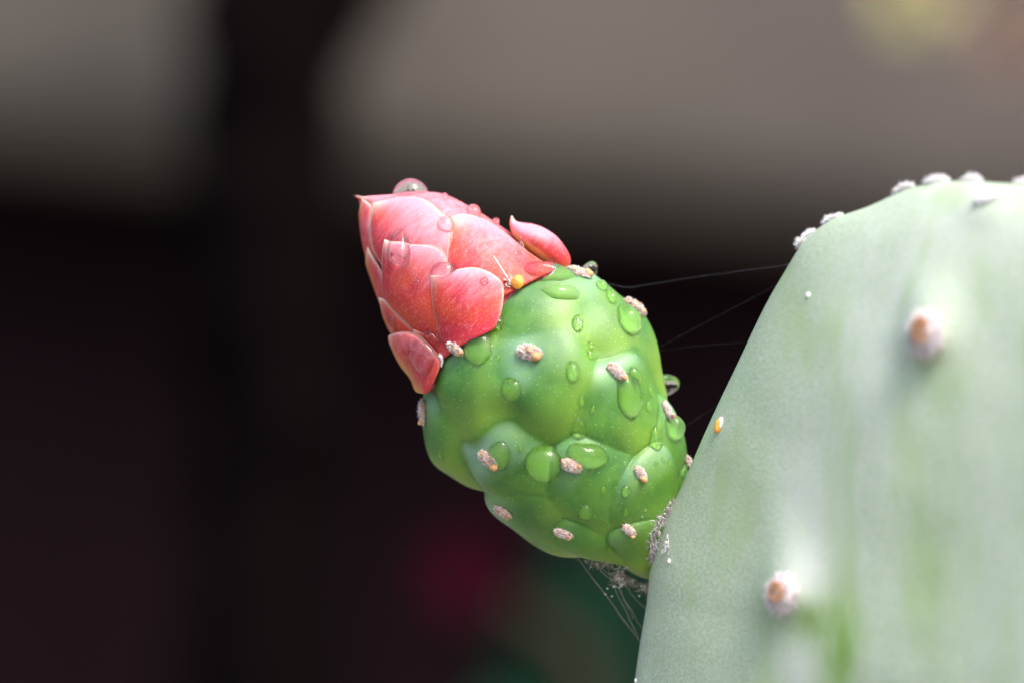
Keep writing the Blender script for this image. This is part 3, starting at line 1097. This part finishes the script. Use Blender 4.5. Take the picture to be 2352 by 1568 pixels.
def drop(px, py, rx, ry, h, label, group=None, rot=0.0, edge=False, bvh=None, irr=0.07, seed=None, name='water_drop', power=0.55, sag=0.12, nb=(0.3, 0.2)):
    bvh = bvh or bvh_all
    R = random.Random(seed if seed is not None else int(px * 7 + py))
    hit = cast(bvh, px, py) if not edge else (None, None)
    if hit[0] is None:
        hit = bvh.find_nearest(Vector(img(px, py, 0)))
    p = np.array(hit[0]); n = smooth_normal(bvh, p, max(5, 0.5 * min(rx, ry)))
    if n is None:
        n = np.array(hit[1])
    view = V(0, -1, 0)
    if not edge:
        if n @ view < 0:
            n = -n
        n = n + nb[0] * view + V(0, 0, nb[1])
        n /= np.linalg.norm(n)
    right = V(math.cos(rot), 0, math.sin(rot))
    x = right - (right @ n) * n
    lx = np.linalg.norm(x); x /= lx
    y = np.cross(n, x)
    if y[2] < 0:
        y = -y
    lz = math.sqrt(y[0] ** 2 + y[2] ** 2)
    if not edge:
        rx = rx / max(math.sqrt(x[0] ** 2 + x[2] ** 2), 0.55); ry = ry / max(lz, 0.55)
    h = h * 1.5
    cc = min(0.98, h / (0.5 * (rx + ry)))
    Rs = (1 + cc * cc) / (2 * cc)
    nr_, nf = 14, 44
    p1, p2, p3 = R.uniform(0, 6.28), R.uniform(0, 6.28), R.uniform(0, 6.28)
    top, bot, smp = [], [], []
    for i in range(nr_ + 1):
        rho = math.sin(0.5 * math.pi * i / nr_)
        for j in range(nf):
            f = 2 * math.pi * j / nf
            w = 1 + irr * (0.6 * math.sin(2 * f + p1) + 0.4 * math.sin(3 * f + p2) + 0.3 * math.sin(5 * f + p3))
            cx, cy_ = rho * w * math.cos(f), rho * w * math.sin(f)
            q = p + x * rx * cx + y * ry * cy_
            lim = h + 0.6 * max(rx, ry)
            hh = bvh.ray_cast(Vector(q + n * lim), Vector(-n), lim * 2.2)
            dv = (np.array(hh[0]) - q) @ n if hh[0] is not None else -2.0
            smp.append((rho, f, cx, cy_, q, max(-0.9 * h - 6, min(dv, 0.8 * h))))
    # smooth sheet through the skin under the drop
    Q = np.array([(1, c, d, c * c, c * d, d * d) for _, _, c, d, _, _ in smp])
    fit = Q @ np.linalg.lstsq(Q, np.array([m[5] for m in smp]), rcond=None)[0]
    for (rho, f, cx, cy_, q, dv), ft in zip(smp, fit):
        prof = (math.sqrt(max(Rs * Rs - rho * rho, 0)) - (Rs - cc)) / cc
        prof *= 1 - sag * rho * math.sin(f)
        lift = max(ft + h * prof, dv + 0.3 * (prof > 0.02))
        top.append(q + n * lift); bot.append(q + n * (min(dv, ft) - 4.5))
    k = nf
    vs_ = np.array(top + bot)
    m = (nr_ + 1) * nf
    o3 = p.copy()
    fs = grid_faces(nf, nr_ + 1, True, 0, False) + grid_faces(nf, nr_ + 1, True, m, True)
    for j in range(nf):
        j2 = (j + 1) % nf
        a = nr_ * nf
        fs.append((a + j, a + j2, m + a + j2, m + a + j))
    ob = mesh_obj(name, vs_ - o3, fs, WATER)
    # make all the faces point outwards
    import bmesh
    bm = bmesh.new(); bm.from_mesh(ob.data)
    bmesh.ops.remove_doubles(bm, verts=bm.verts, dist=0.02 * U)
    bmesh.ops.recalc_face_normals(bm, faces=bm.faces)
    bm.to_mesh(ob.data); bm.free()
    ob.location = Vector(M(o3))
    DROPS.append((p, n, rx, ry, x, y))
    return tag(ob, label, 'droplet', group)


DROPS = []
PD = 'water beads on the petals'
BIG = [
    (943, 446, 41, 38, 22, 'large glassy water bead perched on the upper edge near the pink tip', dict(edge=True, power=0.5, irr=0.02)),
    (917, 565, 27, 27, 15, 'round drop at the point of the big lower petal', {}),
    (1027, 515, 17, 18, 12, 'drop on the cream seam between two upper petals', {}),
    (1020, 619, 29, 17, 16, 'wide drop held at the point of the front scale', dict(rot=0.1)),
    (968, 822, 40, 31, 13, 'large flat drop covering the lowest gold edged scale', dict(rot=-0.9, irr=0.04)),
    (994, 776, 22, 12, 8, 'film of water in the notch between the two lowest scales', dict(rot=-0.6)),
    (900, 742, 10, 18, 6, 'oval drop on the smallest scale of the tip', dict(rot=0.3)),
    (1262, 633, 62, 15, 16, 'long bright pool of water between the petals and the green rim', dict(rot=0.08, irr=0.12, nb=(0.5, 1.0))),
    (1290, 668, 46, 19, 9, 'sagging drop spread below the green rim beside the orange bead', dict(rot=0.1, irr=0.08)),
    (1098, 802, 33, 35, 11, 'large flat green drop beside the areole under the front scale', {}),
    (1175, 893, 22, 27, 10, 'drop on the middle lobe below its areole', {}),
    (1317, 853, 18, 23, 9, 'drop on the ridge between two areoles', dict(rot=0.2)),
    (1327, 743, 14, 20, 8, 'drop high on the smooth green flank', {}),
    (1330, 986, 18, 24, 7, 'drop with a small bright cap low on the middle flank', {}),
    (1447, 908, 33, 52, 17, 'long hanging drop below the split areole', dict(rot=0.12)),
    (1459, 862, 15, 22, 9, 'oval drop beside the split areole', dict(rot=0.3)),
    (1444, 735, 31, 30, 22, 'fat clear drop under the brown areole on the outer edge', dict(power=0.5)),
    (1250, 1062, 42, 43, 22, 'biggest round pale green drop between two areoles', dict(irr=0.03)),
    (1146, 1046, 26, 34, 12, 'drop beside the lower areole with orange foot', {}),
    (1352, 1045, 46, 30, 15, 'wide drop lying in the crease above an areole', dict(rot=-0.25, irr=0.12)),
    (1345, 1177, 17, 18, 7, 'round drop above the lower crease', {}),
    (1505, 1008, 16, 28, 11, 'tall drop with a bright rim near the outer edge', dict(rot=0.15)),
    (1546, 982, 20, 30, 22, 'bulging clear drop hanging on the outer edge below its areole', dict(rot=0.35)),
    (1527, 884, 20, 33, 24, 'tall glassy bead on the outer edge above the pad', dict(edge=True, power=0.5)),
    (1350, 629, 17, 17, 17, 'round glassy bead behind the brown areole on the rim', dict(edge=True, power=0.5)),
    (1403, 1262, 11, 15, 5, 'lone drop on the lowest green lobe', {}),
]
for px, py, rx, ry, h, lab, kw in BIG:
    drop(px, py, rx, ry, h, lab, **kw)
for px, py, r, h, lab in (
        (1052, 460, 13, 11, 'small bead on the upper pink edge, next along from the large bead'), (1088, 488, 17, 13, 'largest of the small beads along the upper pink edge'),
        (1108, 478, 8, 8, 'tiny bead just behind the largest small bead on the upper pink edge'), (1138, 512, 9, 8, 'tiny bead alone on the sloping upper pink edge'),
        (1022, 452, 9, 6, 'flat tiny drop between the large bead and the first small bead'), (1203, 567, 14, 11, 'small bead in the gap below the standing scale'),
        (1195, 547, 7, 6, 'tiny bead above the gap bead, against the orange edge of the standing scale'), (1228, 562, 6, 4, 'tiny droplet on the face of the standing scale'),
        (1247, 594, 8, 6, 'tiny bead near the base of the standing scale'), (958, 648, 8, 5, 'tiny droplet in the middle of the big lower petal'),
        (1113, 646, 10, 4, 'tiny sparkling droplet on the front scale'), (1037, 556, 5, 3, 'tiniest droplet on the cream seam between two petals'),
        (1184, 584, 4, 3, 'pinprick droplet on the smooth upper petal'), (1268, 600, 6, 5, 'tiny bead where the standing scale meets the green rim')):
    drop(px, py, r, r, h, lab, PD)
SHARED = 'pinprick water droplet on the bright green base of the bud'
for px, py, rx, ry, h, lab in (
        (1357, 792, 8, 9, 5, 'tiny upper droplet of a touching pair above the ridge'), (1356, 814, 10, 11, 6, 'lower droplet of a touching pair above the ridge'),
        (1337, 919, 8, 14, 5, 'small oval droplet below the ridge drop'), (1362, 940, 7, 10, 4, 'tiny round droplet beside the small oval droplet'),
        (1494, 898, 8, 12, 5, 'small droplet beyond the long hanging drop'), (1490, 932, 8, 12, 5, 'small droplet between the long hanging drop and the outer areole'),
        (1012, 1041, 7, 12, 4, 'lone droplet on the lobe below the edge areole'), (1437, 1128, 10, 15, 5, 'double capped droplet between two lower areoles'),
        (1386, 1124, 6, 9, 3, 'tiny droplet beside the double capped droplet'), (1404, 682, 14, 16, 10, 'lower bead of two on the outer edge under the rim'),
        (1382, 657, 14, 12, 10, 'upper bead of two on the outer edge under the rim'), (1149, 745, 8, 14, 5, 'small drop clinging to the side of the front scale'),
        (1143, 822, 6, 7, 2, 'pinprick droplet between the flat green drop and an areole'), (1197, 1030, 5, 6, 3, 'pinprick droplet between two large drops in the fold'),
        (1435, 1063, 4, 5, 2, 'pinprick droplet in the crease near a small areole'), (1438, 1176, 6, 9, 3, 'tiny droplet above the lowest small areole'),
        (1482, 1171, 4, 4, 2, SHARED), (1475, 1186, 4, 4, 2, SHARED), (1508, 1066, 5, 7, 3, SHARED), (1524, 1055, 5, 6, 3, SHARED), (1538, 1062, 5, 8, 3, SHARED),
        (1568, 1082, 6, 12, 6, 'small droplet on the outer edge beside the pad')):
    drop(px, py, rx, ry, h, lab, 'tiny droplets on the green bud')

wet_bright = np.zeros(len(verts))  # wet skin under drops, with their gathered light painted in
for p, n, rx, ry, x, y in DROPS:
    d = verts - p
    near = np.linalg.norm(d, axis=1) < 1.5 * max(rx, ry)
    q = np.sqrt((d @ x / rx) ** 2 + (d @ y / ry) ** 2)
    wet_bright = np.maximum(wet_bright, np.where(near, np.clip((1.0 - q) * 6, 0, 1), 0) * 0.7)
bud.data.attributes['wet_bright'].data.foreach_set('value', wet_bright.astype(np.float32))

# ------------------------------------------------------------------ silk, specks
def thread(name, pts, r, mat, label, group=None, n=24):
    pts = np.array([img(*p) for p in pts])
    d = np.r_[0, np.cumsum(np.linalg.norm(np.diff(pts, axis=0), axis=1))]
    t_ = np.linspace(0, d[-1], n)
    q = np.stack([np.interp(t_, d, pts[:, k]) for k in range(3)], 1)
    o3 = q[0].copy()
    t = Tubes(); t.add(q - o3, [r] * n, 4)
    ob = t.build(name, mat)
    ob.location = Vector(M(o3))
    return tag(ob, label, 'thread', group)


thread('spider_thread', [(1352, 640, 10), (1440, 662, 20), (1600, 636, 20), (1822, 607, 20)], 0.26, SILK_PALE, 'fine kinked spider thread from the bud rim up to the pad')
thread('spider_thread', [(1505, 802, 10), (1640, 730, 15), (1786, 655, 20)], 0.12, SILK_PALE, 'straight faint spider thread slanting from the bud flank to the pad')
thread('spider_thread', [(1508, 806, 10), (1580, 797, 10), (1712, 785, 20)], 0.07, SILK_PALE, 'nearly level faint spider thread between bud flank and pad')
thread('spider_thread', [(1562, 985, 0), (1610, 955, 5), (1655, 925, 10)], 0.14, SILK_PALE, 'short spider thread across the gap beside the hanging drop')


def cobweb():
    root_p = img(1425, 1318, -30)
    t = Tubes(); R = random.Random(21)
    def strand(a, b, r, sag=6, n=10, jit=1.0, mat=0):
        a, b = np.array(img(*a)), np.array(img(*b))
        q = []
        for i in range(n):
            f = i / (n - 1)
            q.append(a * (1 - f) + b * f + V(R.gauss(0, jit), R.gauss(0, jit), -sag * 4 * f * (1 - f) + R.gauss(0, jit)))
        t.add(np.array(q) - root_p, [r * R.uniform(0.7, 1.3) for _ in range(n)], 3, mat=mat)
    for a, b, r in (((1330, 1282, -60), (1475, 1480, 0), 0.9), ((1405, 1325, -40), (1483, 1452, 0), 0.8), ((1428, 1330, -40), (1492, 1404, 0), 0.8), ((1420, 1335, -40), (1455, 1420, 0), 0.7),
                    ((1395, 1300, -40), (1424, 1375, -10), 0.8), ((1424, 1375, -10), (1474, 1478, 0), 0.7), ((1380, 1290, -50), (1494, 1352, 0), 0.8), ((1400, 1296, -50), (1494, 1346, 0), 0.9),
                    ((1420, 1320, -40), (1493, 1360, 0), 0.8), ((1440, 1335, -30), (1492, 1348, 0), 0.9), ((1350, 1286, -60), (1432, 1332, -40), 0.8), ((1362, 1290, -60), (1424, 1340, -40), 0.9),
                    ((1160, 1190, 0), (1330, 1284, -40), 0.5), ((1480, 1345, 0), (1490, 1390, 0), 0.6)):
        strand(a, b, r, sag=R.uniform(0, 9))
    # dusty clumps
    for cx, cy, sx, sy, n in ((1392, 1293, 26, 6, 90), (1422, 1318, 10, 14, 110), (1484, 1348, 10, 9, 90), (1440, 1336, 20, 6, 40), (1360, 1284, 22, 4, 40), (1486, 1300, 8, 5, 30)):
        for i in range(n):
            a = (R.gauss(cx, sx * 0.6), R.gauss(cy, sy * 0.6), R.uniform(-70, -10))
            b = (a[0] + R.gauss(0, 8), a[1] + R.gauss(2, 7), a[2] + R.gauss(0, 6))
            strand(a, b, 0.6, sag=1, n=4, jit=0.8, mat=0 if R.random() < 0.8 else 1)
    for i in range(9):
        c = np.array(img(R.gauss(1428, 22), R.gauss(1345, 28), R.uniform(-50, -10))) - root_p
        t.blob(c, V(1, 0, 0), V(0, 1, 0), V(0, 0, 1), *[R.uniform(1.2, 2.6)] * 3, mat=1, seed=i, nu=6, nv=4)
    ob = t.build('cobweb', [SILK, WOOL_WHITE])
    ob.location = Vector(M(root_p))
    tag(ob, 'dusty brown cobweb strung under the bud to the pad', 'cobweb')
cobweb()

# waxy orange grain on the pad's edge
h = cast(pad_bvh, 1652, 979)
x, y, z = frame(h[1], V(0.15, 0, -1))
c = np.array(h[0])
t = Tubes()
t.blob(z * 4, x, y, z, 17, 8, 8, mat=0, seed=9, lump=0.15)
t.blob(z * 3 + x * -4 + V(5, 0, 3), x, y, z, 14, 7, 6, mat=1, seed=8, lump=0.5)
for i in range(14):
    s = V(4, 0, 0) + x * random.uniform(-12, 28)
    t.add([s, s + z * 4 + V(random.uniform(-3, 5), 0, random.uniform(-6, 4)), s + z * 5 + V(random.uniform(-4, 8), 0, random.uniform(-9, 5))], [0.9, 0.8, 0.3], 3, mat=1)
o = t.build('orange_grain', [ORANGE, WOOL_WHITE]); o.location = Vector(M(c))
tag(o, 'tiny waxy orange grain stuck to the pad beside the bud', 'grain')

# scrap of pale lint on the pad under the collar
h = cast(pad_bvh, 1533, 1252); c = np.array(h[0]); x, y, z = frame(h[1], V(0, 0, 1))
t = Tubes(); R = random.Random(77)
for i in range(46):
    th = R.uniform(0, 6.28); rr = R.uniform(7, 12)
    s = x * rr * 1.3 * math.cos(th) + y * rr * 0.7 * math.sin(th) + z * 1.5
    e = x * R.gauss(0, 8) + y * R.gauss(0, 6) + z * abs(R.gauss(0, 2))
    t.add([s, s + e * 0.6 + z * 2, s + e], [0.8, 0.7, 0.3], 3)
o = t.build('lint', [WOOL_WHITE]); o.location = Vector(M(c))
tag(o, 'ring shaped scrap of pale lint on the pad below the wool collar', 'lint')
for px, py, r, lab in ((1538, 1288, 4.5, 'bright white speck on the pad just under the lint scrap'), (1857, 678, 5, 'pale white speck alone on the upper face of the pad'), (1462, 1562, 4, 'white speck on the lowest visible edge of the pad')):
    h = cast(pad_bvh, px, py)
    if h[0] is None:
        h = pad_bvh.find_nearest(Vector(pad_plane(px, py)))
    t = Tubes(); z = np.array(h[1])
    x, y, z = frame(z, V(0, 0, 1))
    t.blob(z * 1.5, x, y, z, r * 1.2, r, r * 0.8, seed=int(px), lump=0.5, nu=10, nv=7)
    o = t.build('white_speck', [WOOL_WHITE]); o.location = Vector(M(np.array(h[0])))
    tag(o, lab, 'speck')
